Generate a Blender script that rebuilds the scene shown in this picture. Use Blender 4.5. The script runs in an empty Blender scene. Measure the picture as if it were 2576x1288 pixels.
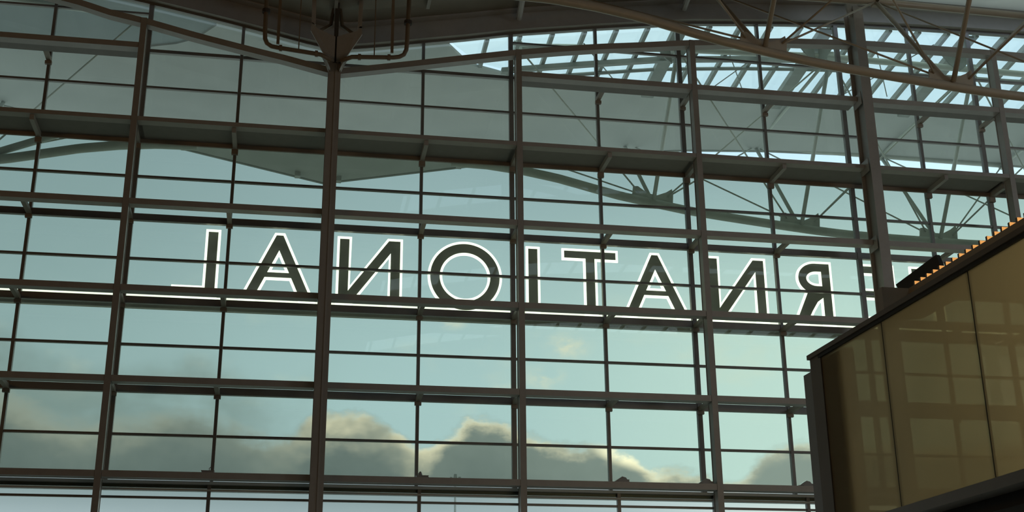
import bpy, bmesh, math
from mathutils import Vector, Matrix

# ------------------------------------------------------------------ camera, sky, light, exposure
H = 1.6                                   # eye height above the hall floor; heights below are measured from the eye
scene = bpy.context.scene
COL = scene.collection
PITCH, YAW, ROLL, FPX = 0.348175301, 0.176666882, -0.00908380925, 3225.92
F = Vector((math.sin(YAW) * math.cos(PITCH), math.cos(YAW) * math.cos(PITCH), math.sin(PITCH)))
R0 = Vector((math.cos(YAW), -math.sin(YAW), 0))
U0 = R0.cross(F)
R = R0 * math.cos(ROLL) + U0 * math.sin(ROLL)
U = U0 * math.cos(ROLL) - R0 * math.sin(ROLL)
cam_data = bpy.data.cameras.new('camera')
cam = bpy.data.objects.new('camera', cam_data)
COL.objects.link(cam)
cam_data.sensor_width = 36
cam_data.lens = 36 * FPX / 2576
cam_data.clip_end = 2000
M = Matrix((R, U, -F)).transposed().to_4x4()
M.translation = Vector((0, 0, H))
cam.matrix_world = M
scene.camera = cam

scene.view_settings.view_transform = 'Standard'
scene.view_settings.look = 'None'
scene.view_settings.gamma = 1
scene.view_settings.use_curve_mapping = False
scene.view_settings.exposure = 0.0
try:
    scene.cycles.transparent_max_bounces = 24
    scene.cycles.max_bounces = 10
    scene.cycles.sample_clamp_indirect = 4.0
except Exception:
    pass

# sky: evening blue with a bank of cloud low in front, its upper edge lit
world = bpy.data.worlds.new('sky')
scene.world = world
world.use_nodes = True
wt = world.node_tree
wt.nodes.clear()


class NT:
    def __init__(self, tree):
        self.t = tree

    def n(self, kind, **kw):
        x = self.t.nodes.new(kind)
        for k, v in kw.items():
            setattr(x, k, v)
        return x

    def link(self, a, b):
        self.t.links.new(a, b)

    def put(self, sock, v):
        if hasattr(v, 'is_output'):
            self.link(v, sock)
        else:
            sock.default_value = v

    def math(self, op, a, b=None, c=None, clamp=False):
        x = self.n('ShaderNodeMath', operation=op, use_clamp=clamp)
        self.put(x.inputs[0], a)
        if b is not None:
            self.put(x.inputs[1], b)
        if c is not None:
            self.put(x.inputs[2], c)
        return x.outputs[0]

    def smooth(self, v, lo, hi, a=0.0, b=1.0):
        x = self.n('ShaderNodeMapRange', interpolation_type='SMOOTHSTEP')
        self.put(x.inputs[0], v)
        for i, q in enumerate((lo, hi, a, b)):
            self.put(x.inputs[i + 1], q)
        return x.outputs[0]

    def mix(self, f, a, b):
        x = self.n('ShaderNodeMix', data_type='RGBA')
        self.put(x.inputs[0], f)
        self.put(x.inputs[6], a)
        self.put(x.inputs[7], b)
        return x.outputs[2]

    def noise(self, vec, scale, detail=4.0, rough=0.55):
        x = self.n('ShaderNodeTexNoise')
        self.put(x.inputs['Vector'], vec)
        x.inputs['Scale'].default_value = scale
        x.inputs['Detail'].default_value = detail
        x.inputs['Roughness'].default_value = rough
        return x.outputs[0]


def rgb(r, g, b):
    return (r, g, b, 1.0)


w = NT(wt)
tc = w.n('ShaderNodeTexCoord')
sep = w.n('ShaderNodeSeparateXYZ')
w.link(tc.outputs['Generated'], sep.inputs[0])
az = w.math('MULTIPLY', w.math('ARCTAN2', sep.outputs[0], sep.outputs[1]), 57.29578)
el = w.math('MULTIPLY', w.math('ARCSINE', sep.outputs[2]), 57.29578)
comb = w.n('ShaderNodeCombineXYZ')
w.put(comb.inputs[0], w.math('MULTIPLY', az, 0.1))
w.put(comb.inputs[1], w.math('MULTIPLY', el, 0.16))
sky_uv = comb.outputs[0]
# top of the cloud bank: elevation (degrees) against bearing (degrees)
BANK = [(-12.25, 13.6), (-11.2, 13.1), (-10.2, 12.7), (-8.9, 12.4), (-7.4, 12.6), (-6.0, 12.9), (-4.3, 13.2), (-2.9, 12.8),
        (-1.5, 12.15), (-0.4, 11.9), (0.45, 12.3), (1.3, 13.0), (2.2, 13.15), (3.1, 12.95), (4.1, 12.65), (5.0, 12.2),
        (5.9, 11.6), (6.7, 11.85), (7.6, 12.4), (8.8, 12.85), (9.9, 12.55), (10.6, 12.2), (11.3, 11.9), (12.4, 11.7), (14.0, 11.5),
        (14.9, 11.3), (15.6, 10.95), (16.3, 10.4), (17.3, 10.45), (18.4, 10.3), (19.6, 9.7), (20.8, 10.6), (21.8, 11.2), (23.1, 11.4), (26, 11.0)]
A0, A1, E0, E1 = -30.0, 40.0, 5.0, 20.0
cu = w.n('ShaderNodeFloatCurve')
w.put(cu.inputs['Value'], w.math('DIVIDE', w.math('SUBTRACT', az, A0), A1 - A0, clamp=True))
crv = cu.mapping.curves[0]
pts = [(0.0, (12.5 - E0) / (E1 - E0))] + [((a - A0) / (A1 - A0), (e - E0) / (E1 - E0)) for a, e in BANK] + [(1.0, (11 - E0) / (E1 - E0))]
crv.points[0].location = pts[0]
crv.points[1].location = pts[-1]
for p in pts[1:-1]:
    crv.points.new(*p)
cu.mapping.update()
bank = w.math('MULTIPLY_ADD', cu.outputs[0], E1 - E0, E0)
n1 = w.noise(sky_uv, 7.0, 7.0, 0.62)
n2 = w.noise(sky_uv, 1.7, 4.0, 0.55)
puff = w.math('MULTIPLY', w.math('SUBTRACT', n1, 0.5), 1.5)
depth = w.math('SUBTRACT', w.math('ADD', bank, puff), el)        # degrees below the cloud's upper edge
cover = w.smooth(depth, -0.16, w.smooth(az, -4.0, 2.0, 1.3, 0.5))
front = w.math('LESS_THAN', w.math('ABSOLUTE', w.math('SUBTRACT', az, 5.0)), 75.0)
# the lit edge, strongest towards the low sun on the right
sunny = w.smooth(az, 0.0, 2.0, 0.16, 0.66)
sunny = w.math('MULTIPLY', sunny, w.smooth(az, 5.5, 7.5, 1.0, 0.85))
sunny = w.math('ADD', sunny, w.smooth(az, 9.0, 15.0, 0.0, 0.45))
sunny = w.math('MULTIPLY', sunny, w.smooth(az, 16.0, 19.5, 1.0, 0.35))
rim = w.math('MULTIPLY', w.smooth(depth, -0.1, 0.22), w.smooth(depth, 0.1, w.smooth(az, 5.0, 7.5, 2.1, 0.95), 1.0, 0.0))
rim = w.math('MULTIPLY', w.math('MULTIPLY', rim, sunny), w.smooth(n2, 0.38, 0.6, 0.25, 1.15))
body = w.mix(w.smooth(depth, 0.0, 3.2), rgb(0.50, 0.585, 0.65), rgb(0.325, 0.41, 0.475))
body = w.mix(w.smooth(w.math('ADD', az, w.math('MULTIPLY', n2, 6)), 8.0, 26.0), body, rgb(0.72, 0.83, 0.92))
body = w.mix(w.smooth(el, 9.6, 7.0), body, rgb(0.60, 0.70, 0.83))
body = w.mix(w.math('MULTIPLY', w.smooth(el, 9.2, 7.2), w.smooth(az, 15.0, 23.0)), body, rgb(1.35, 1.4, 1.35))
lit = w.mix(w.math('MINIMUM', rim, 1.0), body, rgb(3.1, 2.65, 2.2))
da = w.math('MULTIPLY', w.math('SUBTRACT', az, 15.0), 0.62)
de = w.math('MULTIPLY', w.math('SUBTRACT', w.math('MULTIPLY_ADD', w.math('SUBTRACT', az, 15.0), 0.35, el), 11.05), 1.7)
rr = w.math('SQRT', w.math('ADD', w.math('MULTIPLY', da, da), w.math('MULTIPLY', de, de)))
lit = w.mix(w.math('MULTIPLY', w.smooth(rr, 0.15, 1.15, 1.0, 0.0), w.smooth(n1, 0.3, 0.55, 0.6, 1.0)), lit, rgb(3.5, 3.05, 2.6))
# clear sky above, a little brighter low and to the right
sky = w.mix(w.smooth(el, 13.0, 27.0), rgb(1.16, 1.56, 1.98), rgb(0.80, 1.06, 1.42))
sky = w.mix(w.smooth(az, -14.0, 8.0), w.mix(0.55, sky, rgb(0.52, 0.72, 0.92)), sky)
sky = w.mix(w.math('MULTIPLY', w.smooth(az, 6.0, 24.0), w.smooth(el, 24.0, 14.0)), sky, rgb(1.62, 2.02, 2.32))
wisp = w.math('MULTIPLY', w.smooth(n2, 0.52, 0.72), w.smooth(el, 20.0, 15.0))
wisp = w.math('MULTIPLY', wisp, w.smooth(el, 12.0, 14.0))
sky = w.mix(w.math('MULTIPLY', wisp, 0.25), sky, rgb(2.1, 1.95, 1.75))
for (wa, we, wr) in ((12.7, 15.9, 1.5), (11.6, 14.5, 1.3), (7.3, 17.1, 1.0), (9.8, 13.9, 1.0)):
    da = w.math('SUBTRACT', az, wa)
    de = w.math('MULTIPLY', w.math('SUBTRACT', el, we), 1.7)
    rr = w.math('SQRT', w.math('ADD', w.math('MULTIPLY', da, da), w.math('MULTIPLY', de, de)))
    blob = w.math('MULTIPLY', w.smooth(rr, 0.1, wr, 1.0, 0.0), w.smooth(n1, 0.35, 0.65))
    sky = w.mix(w.math('MULTIPLY', blob, 0.7), sky, rgb(2.25, 2.05, 1.85))
grey = w.math('MULTIPLY', w.smooth(n2, 0.3, 0.6, 0.1, 0.75), w.smooth(depth, -2.8, -0.4))
sky = w.mix(w.math('MULTIPLY', grey, w.smooth(az, 3.0, -4.0)), sky, rgb(0.50, 0.64, 0.74))
tot = w.mix(w.math('MULTIPLY', cover, front), sky, lit)
tot = w.mix(w.smooth(el, 26.0, 40.0), tot, rgb(1.22, 1.40, 1.46))
tot = w.mix(w.smooth(el, 1.0, -6.0), tot, rgb(0.25, 0.26, 0.27))
bg = w.n('ShaderNodeBackground')
w.put(bg.inputs[0], tot)
bg.inputs[1].default_value = 1.0
wo = w.n('ShaderNodeOutputWorld')
w.link(bg.outputs[0], wo.inputs[0])


def area(name, loc, target, size, size_y, power, color):
    d = bpy.data.lights.new(name, 'AREA')
    d.shape = 'RECTANGLE'
    d.size, d.size_y, d.energy, d.color = size, size_y, power, color
    o = bpy.data.objects.new(name, d)
    COL.objects.link(o)
    o.location = Vector(loc) + Vector((0, 0, H))
    o.rotation_euler = (Vector(target) - Vector(loc)).to_track_quat('-Z', 'Y').to_euler()
    return o


# added unseen fill lights for hall and truss; mezzanine lamp behind its glass
area('hall_fill_warm', (-28, 14, 15), (-3, 40, 19), 8, 4, 420, (1.0, 0.56, 0.20))
area('truss_fill_warm', (17, 18, 7), (18, 34.5, 21), 5, 3, 230, (1.0, 0.68, 0.36))
area('hall_fill_cool', (43, 16, 19), (27, 40, 18), 5, 6, 860, (0.90, 0.97, 1.0))
area('mezzanine_lamp', (13.5, 9, 4.9), (8.4, 13, 3.6), 5, 1.0, 580, (1.0, 0.84, 0.56))


# ------------------------------------------------------------------ materials
def paint(name, col, rough=0.55, metal=0.0, var=0.12, scale=3.0, bump=0.0):
    m = bpy.data.materials.new(name)
    m.use_nodes = True
    t = NT(m.node_tree)
    b = m.node_tree.nodes['Principled BSDF']
    co = t.n('ShaderNodeTexCoord')
    nz = t.noise(co.outputs['Object'], scale, 3.0)
    lo = rgb(*[c * (1 - var) for c in col])
    hi = rgb(*[min(1, c * (1 + var)) for c in col])
    t.put(b.inputs['Base Color'], t.mix(nz, lo, hi))
    b.inputs['Roughness'].default_value = rough
    b.inputs['Metallic'].default_value = metal
    if bump:
        bp = t.n('ShaderNodeBump')
        bp.inputs['Strength'].default_value = bump
        t.link(nz, bp.inputs['Height'])
        t.link(bp.outputs[0], b.inputs['Normal'])
    return m


def glass(name, tint, refl=0.04, haze=0.02):
    m = bpy.data.materials.new(name)
    m.use_nodes = True
    m.node_tree.nodes.clear()
    t = NT(m.node_tree)
    tr = t.n('ShaderNodeBsdfTransparent')
    co = t.n('ShaderNodeTexCoord')
    nz = t.noise(co.outputs['Object'], 0.8, 3.0)
    t.put(tr.inputs[0], t.mix(nz, rgb(*[c * 0.985 for c in tint]), rgb(*[min(1, c * 1.015) for c in tint])))
    gl = t.n('ShaderNodeBsdfGlossy')
    gl.inputs['Roughness'].default_value = 0.0
    lw = t.n('ShaderNodeLayerWeight')
    lw.inputs[0].default_value = 0.5
    f5 = t.math('POWER', lw.outputs['Facing'], 5.0)
    mx = t.n('ShaderNodeMixShader')
    t.put(mx.inputs[0], t.math('MULTIPLY_ADD', f5, 0.92, refl))
    t.link(tr.outputs[0], mx.inputs[1])
    t.link(gl.outputs[0], mx.inputs[2])
    dust = t.n('ShaderNodeBsdfTranslucent')
    dust.inputs[0].default_value = rgb(0.9, 0.92, 0.88)
    md = t.n('ShaderNodeMixShader')
    t.put(md.inputs[0], t.smooth(t.noise(co.outputs['Object'], 1.6, 5.0, 0.65), 0.3, 0.75, haze * 0.6, haze * 1.6))
    t.link(mx.outputs[0], md.inputs[1])
    t.link(dust.outputs[0], md.inputs[2])
    o = t.n('ShaderNodeOutputMaterial')
    t.link(md.outputs[0], o.inputs[0])
    return m


def membrane(name, col, through, clear):
    """translucent sheet: scatters light back and through, lets a little straight through"""
    m = bpy.data.materials.new(name)
    m.use_nodes = True
    m.node_tree.nodes.clear()
    t = NT(m.node_tree)
    co = t.n('ShaderNodeTexCoord')
    nz = t.noise(co.outputs['Object'], 0.7, 4.0)
    c = t.mix(nz, rgb(*[x * 0.92 for x in col]), rgb(*[min(1, x * 1.06) for x in col]))
    df, tl, tr = t.n('ShaderNodeBsdfDiffuse'), t.n('ShaderNodeBsdfTranslucent'), t.n('ShaderNodeBsdfTransparent')
    t.put(df.inputs[0], c)
    t.put(tl.inputs[0], c)
    t.put(tr.inputs[0], c)
    a, b = t.n('ShaderNodeMixShader'), t.n('ShaderNodeMixShader')
    a.inputs[0].default_value = through
    t.link(df.outputs[0], a.inputs[1])
    t.link(tl.outputs[0], a.inputs[2])
    b.inputs[0].default_value = clear
    t.link(a.outputs[0], b.inputs[1])
    t.link(tr.outputs[0], b.inputs[2])
    o = t.n('ShaderNodeOutputMaterial')
    t.link(b.outputs[0], o.inputs[0])
    return m


def glow(name, col, strength, var=0.0):
    m = bpy.data.materials.new(name)
    m.use_nodes = True
    m.node_tree.nodes.clear()
    t = NT(m.node_tree)
    e = t.n('ShaderNodeEmission')
    co = t.n('ShaderNodeTexCoord')
    nz = t.noise(co.outputs['Object'], 6.0, 2.0)
    t.put(e.inputs[0], t.mix(nz, rgb(*[c * (1 - var) for c in col]), rgb(*col)))
    e.inputs[1].default_value = strength
    o = t.n('ShaderNodeOutputMaterial')
    t.link(e.outputs[0], o.inputs[0])
    return m


MAT = dict(
    steel=paint('painted_steel', (0.33, 0.305, 0.28), 0.5),
    plate=paint('shaded_underside', (0.20, 0.185, 0.17), 0.7),  # underside shade of the upper rails put into a darker colour
    bronze_truss=paint('hall_truss_paint', (0.36, 0.30, 0.22), 0.4),
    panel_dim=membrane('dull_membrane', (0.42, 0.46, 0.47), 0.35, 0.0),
    column=paint('column_paint', (0.30, 0.275, 0.25), 0.5),
    mullion=paint('mullion_aluminium', (0.20, 0.19, 0.18), 0.45, 0.3),
    outer_truss=paint('outer_truss_paint', (0.50, 0.54, 0.51), 0.55),
    deck=paint('ceiling_deck', (0.17, 0.14, 0.105), 0.8, scale=1.2),
    edge=paint('roof_edge_cladding', (0.26, 0.24, 0.21), 0.7),
    soffit=paint('canopy_soffit', (0.50, 0.53, 0.535), 0.8, scale=0.4, var=0.10),
    rafter=paint('canopy_steel', (0.27, 0.30, 0.29), 0.6),
    letter=paint('letter_back', (0.62, 0.62, 0.55), 0.6),
    halo=glow('letter_light', (0.96, 1.0, 0.97), 4.5),
    strip=glow('base_light', (0.96, 1.0, 0.98), 3.4),
    tint=glass('tinted_glass', (0.59, 0.63, 0.548)),
    clear=glass('clear_glass', (0.90, 0.94, 0.88), haze=0.02),
    sky_glass=glass('skylight_glass', (0.95, 0.97, 0.95), haze=0.01),
    frost=membrane('frosted_glass', (0.68, 0.64, 0.49), 0.55, 0.27),
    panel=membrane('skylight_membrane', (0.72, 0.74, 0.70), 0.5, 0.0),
    brown=paint('bronze_cladding', (0.24, 0.20, 0.16), 0.6),
    parapet=paint('parapet_cladding', (0.46, 0.38, 0.30), 0.6),
    dark=paint('dark_underside', (0.05, 0.042, 0.035), 0.8),
    joint=paint('black_seal', (0.05, 0.05, 0.045), 0.7),
    amber=glow('amber_glow', (1.0, 0.46, 0.13), 1.05, 0.35),  # lamplight falling on the fins, put into the colour as emission
    pipe=paint('pipe_paint', (0.20, 0.15, 0.10), 0.4),
    floor=paint('terrazzo', (0.30, 0.29, 0.27), 0.35, scale=12),
    wall=paint('plaster', (0.34, 0.32, 0.29), 0.8, scale=1.0),
    ground=paint('concrete_apron', (0.50, 0.50, 0.47), 0.9, scale=0.3),
    lamp=paint('lamp_housing', (0.22, 0.22, 0.22), 0.5),
    mast=paint('galvanised_mast', (0.20, 0.21, 0.20), 0.6),
)


# ------------------------------------------------------------------ builders
def empty(name, loc, label=None, cat=None, group=None, kind=None):
    o = bpy.data.objects.new(name, None)
    COL.objects.link(o)
    o.location = Vector(loc) + Vector((0, 0, H))
    o.empty_display_size = 0.3
    tag(o, label, cat, group, kind)
    return o


def tag(o, label=None, cat=None, group=None, kind=None):
    if label:
        o['label'] = label
    if cat:
        o['category'] = cat
    if group:
        o['group'] = group
    if kind:
        o['kind'] = kind
    return o


def world_loc(o):
    v = Vector((0, 0, 0))
    while o:
        v += o.location
        o = o.parent
    return v


def link(name, mesh, center, parent):
    """center in eye coordinates"""
    o = bpy.data.objects.new(name, mesh)
    COL.objects.link(o)
    c = Vector(center) + Vector((0, 0, H))
    if parent:
        o.parent = parent
        c -= world_loc(parent)
    o.location = c
    return o


BOXES = {}


def box(name, lo, hi, mat, parent=None):
    lo, hi = Vector(lo), Vector(hi)
    d = hi - lo
    key = (mat, round(d.x, 4), round(d.y, 4), round(d.z, 4))
    if key not in BOXES:
        me = bpy.data.meshes.new(name)
        x, y, z = d / 2
        vs = [(a * x, b * y, c * z) for a in (-1, 1) for b in (-1, 1) for c in (-1, 1)]
        fs = [(0, 1, 3, 2), (4, 6, 7, 5), (0, 4, 5, 1), (2, 3, 7, 6), (0, 2, 6, 4), (1, 5, 7, 3)]
        me.from_pydata(vs, [], fs)
        me.materials.append(MAT[mat])
        BOXES[key] = me
    return link(name, BOXES[key], (lo + hi) / 2, parent)


def mesh(name, verts, faces, mat, parent=None, smooth=False):
    vs = [Vector(v) for v in verts]
    c = sum(vs, Vector()) / len(vs)
    me = bpy.data.meshes.new(name)
    me.from_pydata([v - c for v in vs], [], faces)
    bm = bmesh.new()
    bm.from_mesh(me)
    bmesh.ops.recalc_face_normals(bm, faces=bm.faces)
    bm.to_mesh(me)
    bm.free()
    me.materials.append(MAT[mat])
    if smooth:
        for p in me.polygons:
            p.use_smooth = True
    return link(name, me, c, parent)


class Mb:
    """collects several shapes of one part"""

    def __init__(self):
        self.v, self.f = [], []

    def add(self, vs, fs):
        k = len(self.v)
        self.v += [Vector(a) for a in vs]
        self.f += [tuple(i + k for i in q) for q in fs]
        return self

    def box(self, lo, hi):
        vs = [(a, b, c) for a in (lo[0], hi[0]) for b in (lo[1], hi[1]) for c in (lo[2], hi[2])]
        return self.add(vs, [(0, 1, 3, 2), (4, 6, 7, 5), (0, 4, 5, 1), (2, 3, 7, 6), (0, 2, 6, 4), (1, 5, 7, 3)])

    def tube(self, path, r, seg=10):
        path = [Vector(p) for p in path]
        vs, fs, up = [], [], None
        for i, p in enumerate(path):
            d = (path[min(i + 1, len(path) - 1)] - path[max(i - 1, 0)]).normalized()
            if up is None:
                up = d.orthogonal().normalized()
            up = (up - d * up.dot(d)).normalized()
            s = d.cross(up)
            rr = r[i] if isinstance(r, (list, tuple)) else r
            vs += [p + (up * math.cos(2 * math.pi * j / seg) + s * math.sin(2 * math.pi * j / seg)) * rr for j in range(seg)]
        for i in range(len(path) - 1):
            for j in range(seg):
                a, b = i * seg + j, i * seg + (j + 1) % seg
                fs.append((a, b, b + seg, a + seg))
        fs.append(tuple(range(seg))[::-1])
        fs.append(tuple(range((len(path) - 1) * seg, len(path) * seg)))
        return self.add(vs, fs)

    def prism(self, poly, axis_vec):
        """closed polygon (3D points) pushed along axis_vec"""
        n = len(poly)
        a = Vector(axis_vec)
        vs = [Vector(p) for p in poly] + [Vector(p) + a for p in poly]
        fs = [tuple(range(n)), tuple(range(n, 2 * n))[::-1]] + [(i, (i + 1) % n, n + (i + 1) % n, n + i) for i in range(n)]
        return self.add(vs, fs)

    def sweep(self, path, prof):
        """rectangular bar: prof = list of (dy, dz) carried along an x-z path"""
        n = len(prof)
        vs, fs = [], []
        for p in path:
            vs += [Vector(p) + Vector((0, a, b)) for a, b in prof]
        for i in range(len(path) - 1):
            for j in range(n):
                a, b = i * n + j, i * n + (j + 1) % n
                fs.append((a, b, b + n, a + n))
        fs.append(tuple(range(n)))
        fs.append(tuple(range((len(path) - 1) * n, len(path) * n)))
        return self.add(vs, fs)

    def build(self, name, mat, parent=None, smooth=False):
        return mesh(name, self.v, self.f, mat, parent, smooth)


def interp(tab, x):
    if x <= tab[0][0]:
        return tab[0][1]
    for (a, b), (c, d) in zip(tab, tab[1:]):
        if x <= c:
            return b + (d - b) * (x - a) / (c - a)
    return tab[-1][1]


# ------------------------------------------------------------------ measures of the glass front (metres; x along it, y away from the eye)
COLX = [-12.06, -5.555, 0.95, 7.455, 13.96, 20.465, 26.1]
MID = [-8.8, -2.3, 4.2, 10.71, 17.2, 23.5, 28.9]
X0, X1 = -13.2, 30.6
YI, YO = 40.0, 41.6            # front of inner frame, front of glazing bars
RZ = [19.02, 16.08, 13.13, 10.17, 7.22]
ROOF = [(-13.2, 25.3), (-9.0, 24.85), (-5.5, 24.26), (-3.2, 23.83), (-1.87, 23.56), (0.0, 23.16), (0.95, 23.0), (1.7, 23.1), (3.16, 23.37), (4.33, 23.6),
        (5.7, 23.86), (7.5, 24.24), (10.9, 24.8), (12.56, 25.05), (14.16, 25.3), (17.7, 25.61), (20.5, 25.82), (23.6, 25.95),
        (26.6, 26.02), (31, 26.1), (45, 26.1)]
ARCH = [(-13.2, 24.25), (-10.5, 23.75), (-7.7, 23.14), (-6.7, 22.85), (-5.39, 22.6), (-3.7, 22.2), (-1.75, 21.8), (-0.7, 21.6), (0.7, 21.28), (0.95, 21.25), (1.2, 21.27),
        (2.7, 21.57), (4.1, 21.86), (5.5, 22.15), (7.2, 22.5), (9.03, 22.82), (10.5, 23.05), (12.0, 23.24), (13.7, 23.48),
        (17.7, 23.92), (20.9, 24.1), (25.6, 24.15), (30.6, 24.1)]
roof = lambda x: interp(ROOF, x)
arch = lambda x: interp(ARCH, x)
XS = [X0 + (X1 - X0) * i / 60 for i in range(61)]

# ------------------------------------------------------------------ shell
g = box('ground', (-400, 42.6, -1.75), (400, 600, -1.62), 'ground')
tag(g, 'flat concrete apron outside the glass front', 'ground', kind='structure')
g = box('floor', (-40, -22, -1.75), (46, 42.6, -1.6), 'floor')
tag(g, 'polished hall floor below the view', 'floor', kind='structure')
g = box('wall_back', (-40, -22.4, -1.6), (46, -22, 28), 'wall')
tag(g, 'plain back wall of the hall behind the viewer', 'wall', kind='structure')
g = box('wall_left', (-40.4, -22, -1.6), (-40, 42.6, 28), 'wall')
tag(g, 'plain left side wall of the hall', 'wall', kind='structure')
g = box('wall_right', (46, -22, -1.6), (46.4, 42.6, 28), 'wall')
tag(g, 'plain right side wall of the hall', 'wall', kind='structure')
g = Mb().box((-40, 41.6, -1.6), (X0, 42, 27)).build('wall_front_left', 'wall')
tag(g, 'solid wall left of the glass front', 'wall', kind='structure')
g = Mb().box((X1, 41.6, -1.6), (46, 42, 27)).build('wall_front_right', 'wall')
tag(g, 'solid wall right of the glass front', 'wall', kind='structure')

# ceiling: dark deck with translucent strips, and the deep band above the glass
ceil = empty('ceiling', (8, 38, 24.5), 'dark gull-wing ceiling dipping to the middle column above the glass', 'ceiling', kind='structure')


def deck(y0, y1, name, mat, xa=-40.0, xb=46.0, up=0.0, th=0.15):
    xs = [xa] + [x for x in [-40, -30, -20] + XS + [32, 36, 40, 46] if xa < x < xb] + [xb]
    m = Mb()
    vs, fs = [], []
    for x in xs:
        z = (roof(x) if x > X0 else 25.3) + 0.55 + up
        vs += [(x, y0, z), (x, y1, z), (x, y1, z + th), (x, y0, z + th)]
    for i in range(len(xs) - 1):
        for j in range(4):
            fs.append((4 * i + j, 4 * i + (j + 1) % 4, 4 * i + 4 + (j + 1) % 4, 4 * i + 4 + j))
    fs += [(0, 1, 2, 3), tuple(range(4 * len(xs) - 4, 4 * len(xs)))]
    return m.add(vs, fs).build(name, mat, ceil)


deck(39.9, 41.75, 'roof_deck', 'deck', up=0.25)
deck(38.6, 39.9, 'roof_deck', 'deck', xb=18.9)
box('membrane_panel', (19.0, 35.6, 25.95), (46, 39.72, 26.0), 'panel', ceil)
box('end_board', (18.9, 35.6, 25.9), (19.0, 39.9, 26.6), 'deck', ceil)

deck(35.6, 38.6, 'roof_deck', 'deck', xb=18.9, up=0.05)
for yy in (22.0, 9.0, -4.0):
    deck(yy + 3.2, yy + 13.6 if yy < 20 else 35.6, 'roof_deck', 'deck')
    deck(yy, yy + 3.2, 'skylight_strip', 'sky_glass', xa=5, xb=44)
    deck(yy, yy + 3.2, 'roof_deck', 'deck', xb=5)
    for k in range(24):
        x = 5.2 + k * 1.625
        box('skylight_bar', (x, yy, roof(x) + 0.4), (x + 0.14, yy + 3.2, roof(x) + 0.56), 'rafter', ceil)
deck(-22.4, -4.0, 'roof_deck', 'deck')
# band above the glass: two boards with a lit ledge between them
m = Mb().sweep([(x, 0, roof(x)) for x in XS], [(41.35, 0.0), (41.75, 0.0), (41.75, 0.85), (41.35, 0.85)])
m.build('edge_beam', 'edge', ceil)
m = Mb().sweep([(x, 0, roof(x) + 0.68) for x in XS], [(41.05, 0.0), (41.4, 0.0), (41.4, 0.12), (41.05, 0.12)])
m.build('ledge', 'steel', ceil)
m = Mb().sweep([(x, 0, roof(x) + 0.74) for x in XS], [(40.0, 0.0), (41.1, 0.0), (41.1, 0.06), (40.0, 0.06)])
m.build('closure_board', 'deck', ceil)
for x in (7.7, 14.15):
    Mb().tube([(x, 41.2, roof(x) + 0.35), (x - 0.12, 39.4, roof(x) + 0.55)], 0.11, 8).build('hanger', 'steel', ceil)
for k in range(14):
    x = -12.1 + 3.25 * k
    if x > 18:
        break
    box('deck_rib', (x - 0.06, 35.8, roof(x) + 0.36), (x + 0.06, 39.9, roof(x) + 0.53), 'edge', ceil)
box('top_beam', (19.0, 39.74, 25.68), (31, 39.95, 25.98), 'edge', ceil)

# ------------------------------------------------------------------ glass front
wf = empty('wall_front', (8, 41, 5), 'tall glass curtain wall with a grid of steel rails and bars', 'glass wall', kind='structure')
BARX = sorted(COLX + MID)
THICK = [22.35, 18.95, 16.06, 13.14, 10.15]
THIN = [23.82, 20.93, 17.54, 14.58, 11.62, 8.67]
edges = [X0] + BARX + [X1]
for z in THICK + THIN:
    h = 0.215 if z in THICK else 0.07
    d = 0.16 if z in THICK else 0.12
    for a, b in zip(edges, edges[1:]):
        if b - a < 0.2:
            continue
        if min(roof(a), roof(b)) < z + 0.15:
            continue
        hh = 0.11 if z == 22.35 else h
        box('transom', (a + 0.06, YO, z - hh / 2 * 1.1), (b - 0.06, YO + d, z + hh / 2 * 1.1), 'mullion', wf)
for z in (16.27,):     # slim outer cap above the heavy transom over the letters
    box('drip_cap', (X0, YO + 0.35, z - 0.03), (X1, YO + 0.47, z + 0.03), 'mullion', wf)
for x in BARX:
    wd = 0.13 if x in COLX else 0.105
    if x in COLX:
        wd = 0.16
    box('mullion', (x - wd / 2, YO - 0.02, 7.2), (x + wd / 2, YO + 0.16, roof(x) + 0.02), 'mullion', wf)
Mb().sweep([(x, 0, roof(x) - 0.09) for x in XS], [(YO - 0.03, 0), (YO + 0.15, 0), (YO + 0.15, 0.14), (YO - 0.03, 0.14)]).build('head_transom', 'mullion', wf)
# panes
levels = [7.24, 8.67, 10.12, 11.62, 13.08, 14.58, 16.03, 17.54, 18.95]
for z0, z1 in zip(levels, levels[1:]):
    for a, b in zip(edges, edges[1:]):
        box('pane', (a, YO + 0.06, z0), (b, YO + 0.085, z1), 'tint', wf)
levels = [18.95, 20.93, 22.35]
for z0, z1 in zip(levels, levels[1:]):
    for a, b in zip(edges, edges[1:]):
        box('pane', (a, YO + 0.06, z0), (b, YO + 0.085, z1), 'clear', wf)
for a, b in zip(edges, edges[1:]):
    top = [(x, roof(x)) for x in [b] + [x for x in reversed(XS) if a < x < b] + [a]]
    poly = [(a, YO + 0.06, 22.35), (b, YO + 0.06, 22.35)] + [(x, YO + 0.06, z) for x, z in top]
    Mb().prism(poly, (0, 0.025, 0)).build('pane', 'clear', wf)
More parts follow.
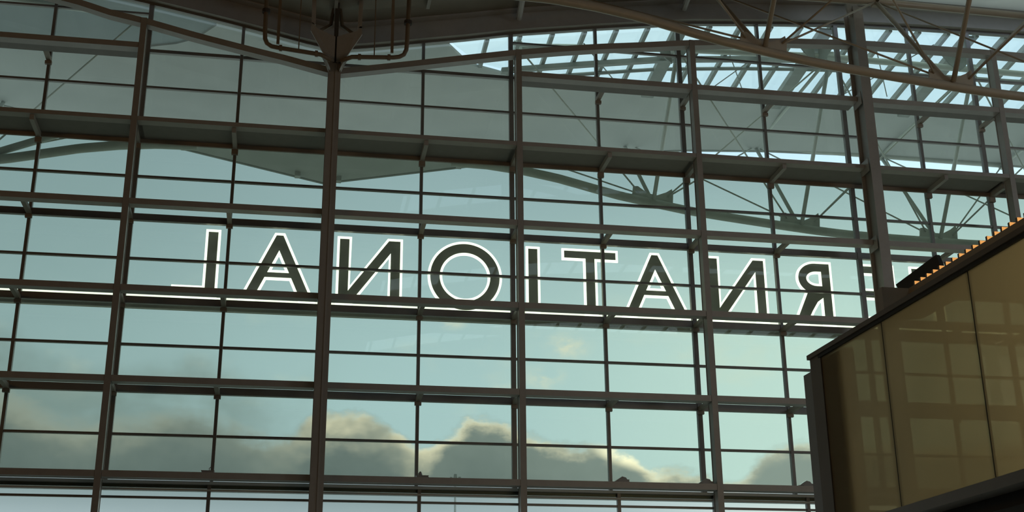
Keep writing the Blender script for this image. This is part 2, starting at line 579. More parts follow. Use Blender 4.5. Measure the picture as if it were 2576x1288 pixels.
# below the lowest rail the glazing steps in towards the hall
YL = 40.62
for x in BARX:
    box('mullion', (x - 0.055, YL - 0.03, 2.0), (x + 0.055, YL + 0.13, 7.0), 'mullion', wf)
for z in (6.53, 5.05, 3.5):
    for a, b in zip(edges, edges[1:]):
        box('transom', (a + 0.055, YL, z - 0.035), (b - 0.055, YL + 0.1, z + 0.035), 'mullion', wf)
for z0, z1 in ((5.05, 6.53), (6.53, 6.98), (3.5, 5.05), (2.0, 3.5)):
    for a, b in zip(edges, edges[1:]):
        box('pane', (a, YL + 0.05, z0), (b, YL + 0.075, z1), 'clear', wf)
box('sill', (X0, YL - 0.05, 6.94), (X1, YO + 0.2, 7.04), 'soffit', wf)
box('sill_bar', (X0, YL + 0.1, 6.84), (X1, YL + 0.2, 6.94), 'mullion', wf)
box('sill_lip', (X0, YL - 0.04, 6.74), (X1, YL + 0.16, 6.8), 'soffit', wf)
box('base_wall', (X0, YL - 0.1, -1.6), (X1, YO + 0.3, 2.0), 'wall', wf)
# inner rails, bay by bay, with brackets back to the glazing bars
bays = [(X0, COLX[0])] + list(zip(COLX, COLX[1:])) + [(COLX[-1], X1)]
half = {x: 0.106 for x in COLX}
half[COLX[2]] = 0.216
half[COLX[5]] = 0.222
for i, z in enumerate([21.78] + RZ):
    hgt = 0.15 if i == 1 else 0.2
    dep = 0.36
    for a, b in bays:
        if i == 0 and arch((a + b) / 2) < 22.55:
            continue
        a2, b2 = a + half.get(a, 0), b - half.get(b, 0)
        if b2 - a2 < 0.1:
            continue
        box('beam', (a2, YI, z - hgt), (b2, YI + dep, z), 'steel', wf)
        if i == 0:
            box('under_plate', (a2, YI + dep + 0.002, z - hgt + 0.01), (b2, YI + 0.8, z - hgt + 0.06), 'plate', wf)  # dark colour stands for the shade under the top rail
        if i == 1:      # the deep rail is a closed walkway: floor plate under it
            box('walkway_plate', (a2, YI + dep, z - 0.14), (b2, YO, z - 0.08), 'plate', wf)
            if b in COLX:
                box('walkway_plate', (b - 0.225, YI + 0.44, z - 0.14), (b + 0.225, YO, z - 0.08), 'plate', wf)
            box('walkway_lip', (a, YO - 0.1, z - 0.28), (b, YO - 0.02, z - 0.02), 'brown', wf)
    for x in BARX:
        if i == 0 and (x < 8 and x > -6):
            continue
        if x in half and half[x] > 0.15:
            continue
        if i == 5:
            continue
        wd = 0.14
        zz = z - hgt
        y0 = YI + ((0.82 if i == 0 else 0.36) if x in MID else 0.84)
        if i == 1:
            box('bracket', (x - wd / 2, y0 - 0.25, zz - 0.18), (x + wd / 2, YO, zz), 'steel', wf)
        else:
            box('bracket', (x - wd / 2, y0 - (0.05 if x in MID else 0.3), zz + 0.02), (x + wd / 2, YO, zz + 0.17), 'brown', wf)
        box('bracket_shoe', (x - 0.11, YO - 0.14, zz - (0.36 if i == 1 else 0.1)), (x + 0.11, YO - 0.021, zz - (0.18 if i == 1 else -0.02)), 'brown', wf)
# bowed rail under the roof, dipping to the middle column
for a, b in bays:
    a2, b2 = a + half.get(a, 0), b - half.get(b, 0)
    if b2 - a2 < 0.1:
        continue
    xs = [a2 + (b2 - a2) * t / 12 for t in range(13)]
    Mb().sweep([(x, 0, arch(x)) for x in xs], [(YI, -0.13), (YI + 0.34, -0.13), (YI + 0.34, 0.1), (YI, 0.1)]).build('arched_beam', 'steel', wf)

# ------------------------------------------------------------------ columns
CL = {1: 'slender steel post between the far left bay and the letter L',
      3: 'slender steel post between the letters O and I',
      4: 'slender steel post just left of the second N, fourth upright from left',
      6: 'slender steel post at the far right edge above the glowing fins'}
for i, lab in CL.items():
    x = COLX[i]
    t = empty('steel_post', (x, YI + 0.2, -1.6), lab, 'post', 'slender posts of the glass front')
    top = arch(x) + 0.1
    box('front_plate', (x - 0.1, YI - 0.012, -1.6), (x + 0.1, YI + 0.03, top), 'column', t)
    box('web', (x - 0.085, YI + 0.03, -1.6), (x + 0.085, YI + 0.38, top), 'column', t)
    box('rear_plate', (x - 0.1, YI + 0.38, -1.6), (x + 0.1, YI + 0.42, top), 'column', t)
    box('base_plate', (x - 0.25, YI - 0.1, -1.6), (x + 0.25, YI + 0.5, -1.56), 'steel', t)

# middle column with its forked head
x = COLX[2]
t = empty('roof_column', (x, YI, -1.6), 'dark heavy column in the middle with a forked plate head carrying the roof', 'column', 'heavy columns carrying the roof')
box('front_flange', (x - 0.21, YI - 0.45, -1.6), (x + 0.21, YI - 0.41, 21.5), 'column', t)
box('web', (x - 0.05, YI - 0.41, -1.6), (x + 0.05, YI + 0.36, 21.5), 'column', t)
box('rear_flange', (x - 0.21, YI + 0.36, -1.6), (x + 0.21, YI + 0.4, 21.5), 'column', t)
box('cover_strip', (x + 0.02, YI - 0.475, -1.6), (x + 0.075, YI - 0.45, 21.2), 'steel', t)
box('base_plate', (x - 0.4, YI - 0.6, -1.6), (x + 0.4, YI + 0.6, -1.55), 'steel', t)
yb = 39.3
for s in (-1, 1):
    def q(dx, z, dy=0.0):
        return (x + s * dx, yb + dy, z)
    Mb().prism([q(0.03, 22.22, 0.06), q(0.66, 22.46), q(0.80, 22.66), q(0.86, 22.66), q(0.88, 22.36), q(0.42, 21.52), q(0.26, 21.3), q(0.03, 21.26, 0.06)],
               (0, 0.08, 0)).build('head_plate', 'steel', t)
    Mb().prism([q(0.72, 22.6), q(0.86, 22.6), q(0.88, 23.72), q(0.74, 23.72)], (0, 0.3, 0)).build('fork_arm', 'steel', t)
    Mb().prism([q(0.28, 21.5), q(0.45, 21.62), q(0.16, 20.95), q(0.2, 21.1)], (0, 0.5, 0)).build('haunch', 'column', t)
    Mb().tube([q(0.6, 22.5, 0.3), q(0.2, 22.9, 0.5), q(0.1, 23.7, 0.6)], 0.07, 8).build('inner_strut', 'deck', t)
box('centre_pin', (x - 0.07, yb + 0.12, 21.3), (x + 0.07, yb + 0.5, 23.75), 'dark', t)

# right heavy column
x = COLX[5]
t = empty('roof_column', (x, YI, -1.6), 'grey heavy column on the right rising behind the curved truss tube', 'column', 'heavy columns carrying the roof')
box('front_flange', (x - 0.19, YI - 0.42, -1.6), (x + 0.19, YI - 0.37, 25.4), 'column', t)
box('web', (x - 0.06, YI - 0.37, -1.6), (x + 0.06, YI + 0.36, 25.4), 'column', t)
box('rear_flange', (x - 0.19, YI + 0.36, -1.6), (x + 0.19, YI + 0.41, 25.4), 'column', t)
for z in (19.2, 16.2, 21.9):
    box('splice_plate', (x - 0.215, YI - 0.3, z - 0.55), (x - 0.19, YI + 0.3, z - 0.05), 'steel', t)
box('base_plate', (x - 0.4, YI - 0.6, -1.6), (x + 0.4, YI + 0.6, -1.55), 'steel', t)
Mb().prism([(x - 0.3, YI - 0.3, 25.0), (x + 0.12, YI - 0.3, 25.0), (x + 0.05, YI - 0.3, 25.95), (x - 0.45, YI - 0.3, 25.95)], (0, 0.12, 0)).build('head_plate', 'column', t)

# ------------------------------------------------------------------ roof trusses: one bottom tube, two top tubes, struts and tie rods
CH = [(-6, 19.6), (-2, 20.6), (2.5, 21.35), (5.0, 21.47), (7.5, 21.42), (8.95, 21.27), (10.4, 21.03), (11.7, 20.72), (13.0, 20.42), (14.5, 20.16), (16.0, 19.92), (17.2, 19.78),
      (18.6, 19.64), (20.0, 19.5), (21.4, 19.37), (22.8, 19.27), (25, 19.2), (28.5, 19.15), (32, 19.2), (36, 19.45), (40, 19.9)]
chord = lambda x: interp(CH, x)
NODES = [14.45, 20.85, 27.1, 33.4]
TOPZ = {8.0: 24.55, 14.45: 25.0, 20.85: 25.2, 27.1: 25.15, 33.4: 25.1}


def truss(yc, label, cat, mirror=False, tone='bronze_truss', first=5.2, last=36.0, half_w=4.35, rods=True, group='roof trusses', nodes=NODES):
    fx = (lambda v: 1.9 - v) if mirror else (lambda v: v)
    t = empty('roof_truss', (fx(14.45), yc, chord(14.45)), label, cat, group)
    xs = [first + (last - first) * k / 60 for k in range(61)]
    Mb().tube([(fx(v), yc, chord(v)) for v in xs], 0.15 if tone == 'bronze_truss' else 0.185, 14).build('bottom_tube', tone, t, True)
    tops = sorted(TOPZ)
    for s in (-1, 1):
        Mb().tube([(fx(v), yc + s * half_w, TOPZ[v]) for v in tops if v <= last], 0.13, 10).build('top_tube', tone, t, True)
    for i, v in enumerate(nodes):
        z = chord(v)
        k_ = 1.0 if tone == 'bronze_truss' else 1.12
        pts = [(a, b + (chord(v + a) - z)) for a, b in ((-0.95, 0.05), (-0.78, 0.2), (-0.74, 0.5), (-0.56, 0.54), (-0.2, 0.34), (0.16, 0.34), (0.52, 0.54), (0.74, 0.72), (0.78, 0.5), (0.74, 0.0))]
        Mb().prism([(fx(v + a * k_), yc - 0.04, z + b * k_) for a, b in pts], (0, 0.08, 0)).build('gusset', tone, t)
        for s in (-1, 1):
            Mb().tube([(fx(v), yc + s * 0.12, z + 0.12), (fx(v), yc + s * half_w, TOPZ[v])], 0.085, 10).build('strut', tone, t, True)
            for w2 in (tops[tops.index(v) - 1] if tops.index(v) else None, tops[tops.index(v) + 1] if tops.index(v) < len(tops) - 1 else None):
                if w2 is None or w2 > last:
                    continue
                d = 0.62 if w2 > v else -0.6
                Mb().tube([(fx(v + d), yc + s * 0.05, z + 0.42 - 0.1 * (d > 0)), (fx(w2), yc + s * half_w, TOPZ[w2])], 0.036, 8).build('tie_rod', tone, t, True)
    if mirror:
        Mb().tube([(-11.75, yc, 20.55), (-8.3, yc + 0.4, 22.25)], 0.15, 10).build('knee_brace', tone, t, True)
    for v in tops:
        if v > last:
            continue
        Mb().tube([(fx(v), yc - half_w, TOPZ[v]), (fx(v), yc + half_w, TOPZ[v])], 0.07, 8).build('cross_tube', tone, t, True)
        for s in (-1, 1):
            Mb().box((fx(v) - 0.16, yc + s * half_w - 0.1, TOPZ[v] - 0.2), (fx(v) + 0.16, yc + s * half_w + 0.1, TOPZ[v] + 0.2)).build('top_joint', tone, t)
    return t


truss(34.5, 'warm-lit curved roof truss inside the hall, crossing the upper right corner', 'roof truss', nodes=NODES[:3], last=30.0)
truss(47.5, 'grey roof truss outside the glass, above the letters T A N R', 'roof truss', tone='outer_truss', first=6.0)
truss(47.5, 'grey roof truss outside the glass at the far left', 'roof truss', mirror=True, tone='outer_truss', first=6.0, last=22.0, nodes=NODES[:2])

# ------------------------------------------------------------------ canopy outside: gull-wing soffit, rafters and skylight glazing
SOF = [(-14, 25.0), (-12.7, 24.77), (-5.15, 23.28), (0.98, 22.05), (6.9, 23.2), (9.3, 23.66), (13.5, 24.35), (17.4, 24.78), (21.5, 25.03), (26, 25.14), (33, 25.14), (44, 25.0)]
YS0, YS1 = 41.95, 51.9
sof = lambda x: interp(SOF, x)


def canopy_z(x, y):
    f = (y - YS0) / (YS1 - YS0)
    r = roof(x) if x > X0 else 25.3 + (X0 - x) * 0.02
    return r * (1 - f) + sof(x) * f


def yedge(x):
    x = abs(x - 0.95) + 0.95
    return interp([(5.2, 42.1), (6.2, 43.6), (9, 45.3), (14, 46.7), (20, 47.7), (33, 48.2)], x)


can = empty('roof_canopy', (8, 47, 24), 'pale gull-wing roof overhang seen through the upper panes, with a glazed strip', 'roof overhang')


def surf(name, xs, ya, yb, mat, th=0.12, lift=0.0, parent=can):
    vs, fs = [], []
    for x in xs:
        a, b = ya(x), yb(x)
        for y, dz in ((a, 0), (b, 0), (b, th), (a, th)):
            vs.append((x, y, canopy_z(x, y) + dz + lift))
    for i in range(len(xs) - 1):
        for j in range(4):
            fs.append((4 * i + j, 4 * i + (j + 1) % 4, 4 * i + 4 + (j + 1) % 4, 4 * i + 4 + j))
    fs += [(0, 1, 2, 3), tuple(range(4 * len(xs) - 4, 4 * len(xs)))]
    return Mb().add(vs, fs).build(name, mat, parent)


def span(a, b, n, extra=()):
    return sorted([a + (b - a) * i / n for i in range(n + 1)] + [e for e in extra if a < e < b])


surf('soffit', span(-22, -3.3, 24, (-5.15,)), yedge, lambda x: YS1, 'soffit')
surf('soffit', span(-3.3, 5.2, 16, (0.98,)), lambda x: YS0, lambda x: YS1, 'soffit')
surf('soffit', span(5.2, 44, 40, (6.9,)), yedge, lambda x: YS1, 'soffit')
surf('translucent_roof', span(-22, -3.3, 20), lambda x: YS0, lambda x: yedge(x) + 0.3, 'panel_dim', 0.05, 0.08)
surf('skylight_glass', span(5.2, 44, 30), lambda x: YS0, lambda x: yedge(x), 'sky_glass', 0.03, 0.22)
# thin dark fascia hangs at the outer edge, a row of drip spouts below it
Mb().sweep([(x, 0, sof(x)) for x in span(-22, 44, 50, (-5.15, 0.98, 6.9))], [(YS1 - 0.05, -0.02), (YS1 + 0.1, -0.02), (YS1 + 0.1, 0.5), (YS1 - 0.05, 0.5)]).build('fascia', 'rafter', can)
for x in (-5.0, -0.15, 1.6, 6.85):
    box('drip_spout', (x - 0.12, YS1 - 0.5, sof(x) - 0.16), (x + 0.12, YS1 - 0.2, sof(x) + 0.05), 'soffit', can)
k = 0
xr = 5.3
while xr < 36:
    y1 = yedge(xr)
    if y1 - YS0 > 0.4:
        Mb().prism([(xr, YS0 + 0.02, canopy_z(xr, YS0) - 0.02), (xr + 0.15, YS0 + 0.02, canopy_z(xr + .15, YS0) - 0.02),
                    (xr + 0.15, YS0 + 0.02, canopy_z(xr + .15, YS0) + 0.2), (xr, YS0 + 0.02, canopy_z(xr, YS0) + 0.2)],
                   (0, y1 - YS0, canopy_z(xr, y1) - canopy_z(xr, YS0))).build('rafter', 'rafter', can)
    xr += 1.26
for xg in (14.2, 20.25, 26.4, -12.3):
    y1 = yedge(xg)
    zg0, zg1 = canopy_z(xg, YS0) - 0.22, canopy_z(xg, y1) - 0.22
    Mb().prism([(xg - 0.26, YS0 + 0.05, zg0), (xg + 0.26, YS0 + 0.05, zg0), (xg + 0.26, YS0 + 0.05, zg0 + 0.24), (xg - 0.26, YS0 + 0.05, zg0 + 0.24)],
               (0, y1 - YS0, zg1 - zg0)).build('girder', 'rafter', can)
    for s in (-1, 1):
        Mb().prism([(xg + s * 0.12, 43.0, canopy_z(xg, 43) - 0.2), (xg + s * 0.75, 43.0, canopy_z(xg, 43) - 0.12), (xg + s * 0.3, 43.0, canopy_z(xg, 43) - 0.75), (xg + s * 0.05, 43.0, canopy_z(xg, 43) - 0.95)],
                   (0, 0.08, 0)).build('girder_knee', 'rafter', can)
for dy, r_ in ((2.9, 0.08),):
    xs = [x for x in span(6.5, 40, 40) if yedge(x) - YS0 > dy + 0.3]
    if xs:
        Mb().tube([(x, YS0 + dy, canopy_z(x, YS0 + dy) - 0.06) for x in xs], r_, 8).build('purlin', 'rafter', can, True)
# bowed edge member of the glazed strip and thin bracing rods
Mb().sweep([(x, 0, canopy_z(x, 44.0) - 0.15) for x in span(7.5, 22, 24)], [(43.9, -0.1), (44.1, -0.1), (44.1, 0.1), (43.9, 0.1)]).build('strip_beam', 'rafter', can)
for a, b in ((10.5, 13.2), (16.2, 18.4), (18.6, 16.8), (22.6, 25), (25.2, 23.0)):
    Mb().tube([(a, 42.6, canopy_z(a, 42.6) - 0.08), (b, 46.6, canopy_z(b, 46.6) - 0.08)], 0.025, 6).build('brace_rod', 'rafter', can, True)

# ------------------------------------------------------------------ letters outside, seen from behind (they read towards the forecourt)
YLET = 42.0
ZB, ZT, ST, RIM = 13.46, 15.80, 0.33, 0.085       # core foot, core head, stroke, width of the lit edge
rail = empty('sign_rail', (8, YLET, 13.2), 'slim lit rail carrying the big letters outside the glass', 'sign rail')
box('channel', (X0, YLET + 0.02, 13.0), (X1 - 0.5, YLET + 0.2, 13.2), 'letter', rail)
box('light_strip', (X0, YLET + 0.15, 13.37), (X1 - 0.5, YLET + 0.19, 13.5), 'strip', rail)
box('strip_stem', (X0, YLET + 0.155, 13.2), (X1 - 0.5, YLET + 0.185, 13.37), 'letter', rail)
for xx in COLX:
    box('rail_stand', (xx - 0.05, YO + 0.165, 13.02), (xx + 0.05, YLET + 0.04, 13.14), 'letter', rail)


def offset(poly, d):
    """move a closed 2D outline outwards (counter-clockwise outline, d > 0) with mitred corners"""
    n = len(poly)
    out = []
    for i in range(n):
        p0, p1, p2 = poly[i - 1], poly[i], poly[(i + 1) % n]
        e1 = Vector((p1[0] - p0[0], p1[1] - p0[1])).normalized()
        e2 = Vector((p2[0] - p1[0], p2[1] - p1[1])).normalized()
        n1_, n2_ = Vector((e1.y, -e1.x)), Vector((e2.y, -e2.x))
        k_ = 1 + n1_.dot(n2_)
        mv = (n1_ + n2_) / max(k_, 0.28)
        out.append((p1[0] + mv.x * d, p1[1] + mv.y * d))
    return out


def area2(poly):
    return sum(a[0] * b[1] - b[0] * a[1] for a, b in zip(poly, poly[1:] + poly[:1])) / 2


def letter(name_label, outer, holes=()):
    """outlines in (x, z) as seen from the hall, of the dark core"""
    if area2(outer) < 0:
        outer = outer[::-1]
    holes = [hh if area2(hh) > 0 else hh[::-1] for hh in holes]
    cx = sum(p[0] for p in outer) / len(outer)
    t = empty('sign_letter', (cx, YLET, ZB - 0.1), name_label, 'letter', 'big letters of the sign outside the glass')
    cu_ = bpy.data.curves.new('core', 'CURVE')
    cu_.dimensions = '2D'
    cu_.fill_mode = 'BOTH'
    for pl in [outer] + list(holes):
        sp = cu_.splines.new('POLY')
        sp.points.add(len(pl) - 1)
        for s_, p in zip(sp.points, pl):
            s_.co = (p[0], p[1], 0, 1)
        sp.use_cyclic_u = True
    cu_.extrude = 0.07
    tmp = bpy.data.objects.new('tmp', cu_)
    me = bpy.data.meshes.new_from_object(tmp)
    vs = [(v.co.x, YLET + 0.07 - v.co.z, v.co.y) for v in me.vertices]
    fs = [tuple(p.vertices) for p in me.polygons]
    bpy.data.objects.remove(tmp)
    bpy.data.meshes.remove(me)
    mesh('core', vs, fs, 'letter', t)
    mb = Mb()
    for pl, sgn in [(outer, 1)] + [(hh, -1) for hh in holes]:
        o2 = offset(pl, sgn * RIM)
        n = len(pl)
        vs = []
        for y in (YLET - 0.005, YLET + 0.06):
            vs += [(p[0], y, p[1]) for p in pl] + [(p[0], y, p[1]) for p in o2]
        fs = []
        for i in range(n):
            j = (i + 1) % n
            fs += [(i, j, n + j, n + i), (2 * n + i, 3 * n + i, 3 * n + j, 2 * n + j), (i, 2 * n + i, 2 * n + j, j), (n + i, n + j, 3 * n + j, 3 * n + i)]
        mb.add(vs, fs)
    mb.build('lit_edge', 'halo', t)
    return t


def arc(cx, cz, rx, rz, a0, a1, n):
    return [(cx + rx * math.cos(math.radians(a0 + (a1 - a0) * i / n)), cz + rz * math.sin(math.radians(a0 + (a1 - a0) * i / n))) for i in range(n + 1)]


def let_A(cx, hw, lab):
    tw = 0.115                     # half width of the flat top
    sl = (hw - tw) / (ZT - ZB)
    xw = ST * math.hypot(1, sl)    # horizontal width of a leg
    inn = lambda z: tw + sl * (ZT - z) - xw
    apex = ZT - (xw - tw) / sl
    b1, b0 = 14.53 - 0.085, 14.19 + 0.075
    outer = [(cx - hw, ZB), (cx - hw + xw, ZB), (cx - inn(b0), b0), (cx + inn(b0), b0), (cx + hw - xw, ZB), (cx + hw, ZB), (cx + tw, ZT), (cx - tw, ZT)]
    hole = [(cx - inn(b1), b1), (cx + inn(b1), b1), (cx, apex)]
    return letter(lab, outer, [hole])


def let_N(x0, x1, lab):
    x0, x1 = x0 + RIM, x1 - RIM
    dw = 0.40
    # mirrored N: the diagonal climbs from the foot of the left stem to the head of the right one
    d = Vector((x1 - x0 - dw, ZT - ZB))
    s = d.y / d.x
    outer = [(x0, ZB), (x0 + dw, ZB), (x1 - ST, ZB + s * (x1 - ST - x0 - dw)), (x1 - ST, ZB), (x1, ZB), (x1, ZT), (x1 - dw, ZT), (x0 + ST, ZB + s * (ST)), (x0 + ST, ZT), (x0, ZT)]
    return letter(lab, outer)


def let_T(x0, x1, lab):
    x0, x1 = x0 + RIM, x1 - RIM
    c = (x0 + x1) / 2
    return letter(lab, [(c - ST / 2, ZB), (c + ST / 2, ZB), (c + ST / 2, ZT - ST + 0.06), (x1, ZT - ST + 0.06), (x1, ZT), (x0, ZT), (x0, ZT - ST + 0.06), (c - ST / 2, ZT - ST + 0.06)])


# L
xr_, xl_ = -2.588 - RIM, -4.095 + RIM
letter('backlit letter L with mirrored foot, leftmost of the sign', [(xl_, ZB), (xr_, ZB), (xr_, ZT), (xr_ - ST, ZT), (xr_ - ST, ZB + ST - 0.03), (xl_, ZB + ST - 0.03)])
let_A(-0.603, 1.17, 'backlit letter A between the letter L and the dark middle column')
let_N(1.36, 3.63, 'backlit letter N, mirrored, just right of the dark middle column')
cx, cz, ro = 5.825, 14.62, 1.225
letter('backlit round letter O in the middle of the sign', arc(cx, cz, ro, ro, 0, 360, 72)[:-1], [arc(cx, cz, ro - 0.335, ro - 0.335, 0, 360, 64)[:-1]])
letter('backlit letter I, narrow single bar right of the slender post', [(7.997 + RIM, ZB), (8.502 - RIM, ZB), (8.502 - RIM, ZT), (7.997 + RIM, ZT)])
let_T(9.30, 11.36, 'backlit letter T between the letters I and A')
let_A(12.725, 1.17, 'backlit letter A between the letter T and the second N')
let_N(14.66, 16.93, 'backlit letter N, mirrored, partly behind the fourth slender post')
# R, mirrored: stem on the right, bowl and leg to the left
xr_ = 19.478 - RIM
bowl_c, bz = 18.83, 15.27
zt, zm = ZT, 14.78
rz = (zt - (zm - 0.16)) / 2
cz = zt - rz
outer = [(xr_ - ST, ZB), (xr_, ZB), (xr_, zt)] + arc(bowl_c, cz, bowl_c - 18.16, rz, 90, 240, 20) + [(17.93, ZB), (18.34, ZB)] + \
        [(18.62, ZB + 0.52), (18.84, ZB + 0.86), (xr_ - ST, ZB + 1.02)]
ri = rz - ST + 0.02
hole = [(xr_ - ST, cz - ri), (xr_ - ST, cz + ri)] + arc(bowl_c + 0.04, cz, bowl_c + 0.04 - 18.16 - ST + 0.02, ri, 90, 270, 16)
letter('backlit letter R, mirrored, left of the grey heavy column', outer, [hole])
# E, mirrored: stem on the right, arms to the left, half hidden by the heavy column
xl_, xr_ = 20.65 + RIM, 21.96 - RIM
letter('backlit letter E, mostly hidden by the grey heavy column', [(xl_, ZB), (xr_, ZB), (xr_, ZT), (xl_, ZT), (xl_, ZT - 0.27), (xr_ - ST, ZT - 0.27), (xr_ - ST, 14.84), (xl_, 14.84),
       (xl_, 14.58), (xr_ - ST, 14.58), (xr_ - ST, ZB + 0.3), (xl_, ZB + 0.3)])
let_T(22.58, 24.64, 'backlit letter T cut off by the stepped glowing fins at the right')

# ------------------------------------------------------------------ uplights on the lowest rail
for x, big, lab in ((-2.36, 0, 'small flat uplight on the bottom rail under the letter L'), (4.24, 0, 'small uplight with knob on the bottom rail right of the middle column'),
                    (10.75, 1, 'wedge-shaped uplight on the bottom rail below the letter T'), (13.58, 2, 'wedge uplight tip beside the fourth slender post on the bottom rail'),
                    (17.05, 1, 'wedge-shaped uplight on the bottom rail beside the mezzanine edge')):
    t = empty('uplight', (x, 40.35, 7.22), lab, 'uplight', 'uplights along the bottom rail')
    y0, y1 = 40.12, 40.5
    box('base_plate', (x - 0.16, y0, 7.223), (x + 0.2, y1, 7.26), 'lamp', t)
    if big:
        Mb().prism([(x - 0.27, y0 + 0.05, 7.26), (x - 0.02, y0 + 0.05, 7.42), (x + 0.1, y0 + 0.05, 7.39), (x + 0.14, y0 + 0.05, 7.33), (x + 0.22, y0 + 0.05, 7.32), (x + 0.2, y0 + 0.05, 7.26)],
                   (0, 0.26, 0)).build('housing', 'lamp', t)
        Mb().prism([(x - 0.27, y0 + 0.03, 7.275), (x - 0.02, y0 + 0.03, 7.435), (x - 0.02, y0 + 0.03, 7.42), (x - 0.26, y0 + 0.03, 7.26)], (0, 0.3, 0)).build('lens', 'sky_glass', t)
    else:
        Mb().prism([(x - 0.17, y0 + 0.04, 7.26), (x + 0.18, y0 + 0.04, 7.26), (x + 0.21, y0 + 0.04, 7.31), (x - 0.2, y0 + 0.04, 7.31)], (0, 0.26, 0)).build('housing', 'lamp', t)
        if x > 0:
            Mb().tube([(x - 0.05, y0 + 0.15, 7.31), (x - 0.06, y0 + 0.15, 7.38), (x - 0.05, y0 + 0.15, 7.44)], [0.07, 0.06, 0.025], 8).build('knob', 'lamp', t)
        else:
            Mb().tube([(x + 0.05, y0 + 0.15, 7.31), (x + 0.04, y0 + 0.15, 7.39), (x + 0.09, y0 + 0.15, 7.43)], 0.012, 6).build('hook', 'lamp', t)

# ------------------------------------------------------------------ drain pipes either side of the forked head
for s, top, lab in ((-1, (-1.5, 23.6), 'bent drain pipe hanging left of the forked column head'), (1, (3.4, 23.7), 'bent drain pipe hanging right of the forked column head')):
    y = 39.0
    if s < 0:
        path = [(-1.47, y, 24.1), (-1.45, y, 22.0), (-1.43, y, 21.72), (-1.36, y, 21.55), (-1.2, y, 21.45), (-1.0, y, 21.42), (0.45, y, 21.28), (0.8, y + 0.1, 21.15)]
        run, drop = (-0.9, 21.41, 0.3, 21.3), -1.45
    else:
        path = [(3.42, y, 24.5), (3.36, y, 22.0), (3.34, y, 21.72), (3.26, y, 21.52), (3.1, y, 21.42), (2.9, y, 21.38), (1.5, y, 21.28), (1.12, y + 0.1, 21.15)]
        run, drop = (2.75, 21.37, 1.75, 21.3), 3.38
    t = empty('drain_pipe', path[0], lab, 'pipe', 'drain pipes at the forked column head')
    Mb().tube(path, 0.078, 12).build('pipe', 'pipe', t, True)
    for (xx, zz) in ((run[0], run[1]), (run[2], run[3])):
        Mb().tube([(xx - 0.05, y, zz), (xx + 0.05, y, zz)], 0.115, 12).build('coupling', 'pipe', t)
    Mb().tube([(drop, y, 22.72), (drop, y, 22.84)], 0.14, 12).build('flange', 'dark', t)
    xm = (run[0] + run[2]) / 2
    Mb().tube([(xm, y, 21.4), (xm, y, 24.0)], 0.02, 6).build('hanger_rod', 'pipe', t)
    xm = run[0] - 0.1 * s * -1
    box('hanger_bar', (xm - 0.05, y - 0.03, 21.55), (xm + 0.05, y + 0.03, 24.2), 'pipe', t)

# ------------------------------------------------------------------ mezzanine with frosted glass side, coming towards the viewer on the right
P0 = Vector((7.8716, 18.004, 0))
UV = Vector((-0.05265525, 0.99861275, 0))      # away along the mezzanine
NV = Vector((0.99861275, 0.05265525, 0))       # across it, to the right


def mz(s, t, z):
    return P0 - UV * s + NV * t + Vector((0, 0, z))


def mbox(name, s0, s1, t0, t1, z0, z1, mat, parent):
    vs = [mz(a, b, c) for a in (s0, s1) for b in (t0, t1) for c in (z0, z1)]
    return mesh(name, vs, [(0, 1, 3, 2), (4, 6, 7, 5), (0, 4, 5, 1), (2, 3, 7, 6), (0, 2, 6, 4), (1, 5, 7, 3)], mat, parent)


S_END = 11.0
mez = empty('mezzanine', mz(4, 1.5, 2.5), 'raised walkway with frosted amber glass side and bronze parapet at the lower right', 'walkway')
joints = [0.33, 2.2, 4.37, 6.55, 8.7, S_END]
for a, b in zip(joints, joints[1:]):
    mbox('glass_panel', a + 0.012, b - 0.012, 0.0, 0.03, 2.58, 5.19, 'frost', mez)
for s in joints[1:-1]:
    mbox('panel_seal', s - 0.012, s + 0.012, 0.002, 0.03, 2.58, 5.19, 'joint', mez)
mbox('end_post', 0.0, 0.35, -0.02, 0.14, 2.2, 5.2, 'brown', mez)
mbox('end_fin', -0.36, -0.02, 0.03, 0.13, 2.2, 5.03, 'steel', mez)
mbox('top_cap', -0.02, S_END, -0.06, 0.1, 5.185, 5.255, 'brown', mez)
mbox('cap_groove', 0.3, S_END, -0.035, 0.05, 5.135, 5.186, 'joint', mez)
mbox('bottom_beam', 0.0, S_END, -0.03, 0.25, 2.465, 2.6, 'steel', mez)
mbox('slab', 0.0, S_END, 0.25, 5.0, 2.3, 2.47, 'dark', mez)
mbox('ceiling_board', 2.9, S_END, 0.47, 5.0, 5.3, 5.4, 'deck', mez)
mbox('inner_wall', 2.9, S_END, 5.0, 5.1, 2.47, 5.6, 'wall', mez)
mbox('pier', 0.36, 0.95, 0.06, 0.22, 2.47, 5.13, 'wall', mez)
mbox('parapet', 2.26, S_END, 0.45, 0.6, 5.2, 5.64, 'parapet', mez)
blk = [mz(2.26, 0.45, 0), mz(2.26, 0.6, 0), Vector((8.037, 15.92, 0)), Vector((8.037, 15.771, 0))]
Mb().prism([Vector((p.x, p.y, 5.2)) for p in blk], (0, 0, 0.44)).build('parapet_return', 'parapet', mez)
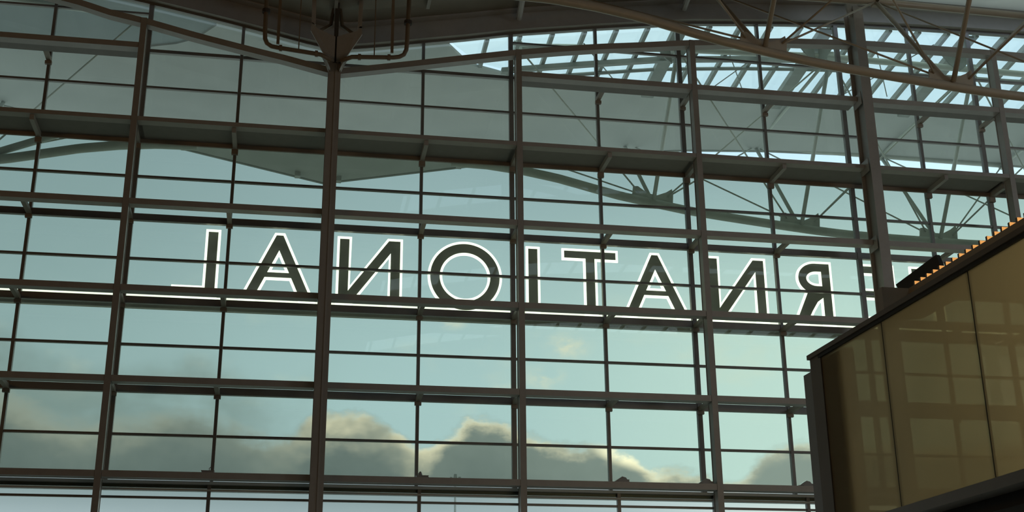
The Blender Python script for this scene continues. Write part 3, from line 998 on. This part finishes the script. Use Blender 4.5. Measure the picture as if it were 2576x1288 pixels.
Mb().prism([mz(0.92, 1.05, 6.18), mz(2.09, 1.05, 6.244), mz(2.3, 1.05, 5.75), mz(1.9, 1.05, 5.55), mz(1.25, 1.05, 5.55)], NV * 0.06).build('handrail_plate', 'dark', mez)
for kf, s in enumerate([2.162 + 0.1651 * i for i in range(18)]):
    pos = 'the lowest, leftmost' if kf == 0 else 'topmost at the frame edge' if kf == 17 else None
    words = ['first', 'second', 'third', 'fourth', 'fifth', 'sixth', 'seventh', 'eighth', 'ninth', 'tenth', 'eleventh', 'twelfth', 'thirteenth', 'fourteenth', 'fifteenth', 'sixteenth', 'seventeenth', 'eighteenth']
    lab = 'fin with painted amber glow on the parapet, %s' % (pos or words[kf] + ' step from the lower left end')
    t = empty('glow_fin', mz(s, 0.7, 5.64), lab, 'fin', 'amber glow fins along the parapet')
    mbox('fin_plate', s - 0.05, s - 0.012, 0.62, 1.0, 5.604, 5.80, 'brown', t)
    mbox('glow_face', s - 0.012, s, 0.62, 1.0, 5.64, 5.795, 'amber', t)  # glowing face paints the warm light on the fin, no lamp here
mbox('fin_bearer', 2.05, 5.2, 0.6, 1.0, 5.5, 5.6, 'brown', mez)

# ------------------------------------------------------------------ far light mast outside
xm, ym = 15.79, 120.0
t = empty('light_mast', (xm, ym, -1.62), 'distant thin light mast with a crown of lamps outside below the letter O', 'light mast')
Mb().tube([(xm, ym, -1.62), (xm, ym, 21.5)], [0.22, 0.09], 8).build('pole', 'mast', t, True)
Mb().tube([(xm - 0.85, ym, 21.25), (xm + 0.85, ym, 21.25)], 0.06, 6).build('ring', 'mast', t)
for dx, z, sx, sz in ((-0.75, 21.3, 0.3, 0.34), (-0.4, 21.5, 0.3, 0.42), (0.0, 21.75, 0.32, 0.5), (0.4, 21.55, 0.3, 0.4), (0.78, 21.3, 0.3, 0.36)):
    Mb().prism([(xm + dx - sx * 0.6, ym - 0.15, z - sz * 0.5), (xm + dx + sx * 0.6, ym - 0.15, z - sz * 0.5), (xm + dx + sx * 0.35, ym - 0.15, z + sz * 0.5), (xm + dx - sx * 0.35, ym - 0.15, z + sz * 0.5)],
               (0, 0.3, 0)).build('lamp_head', 'mast', t)
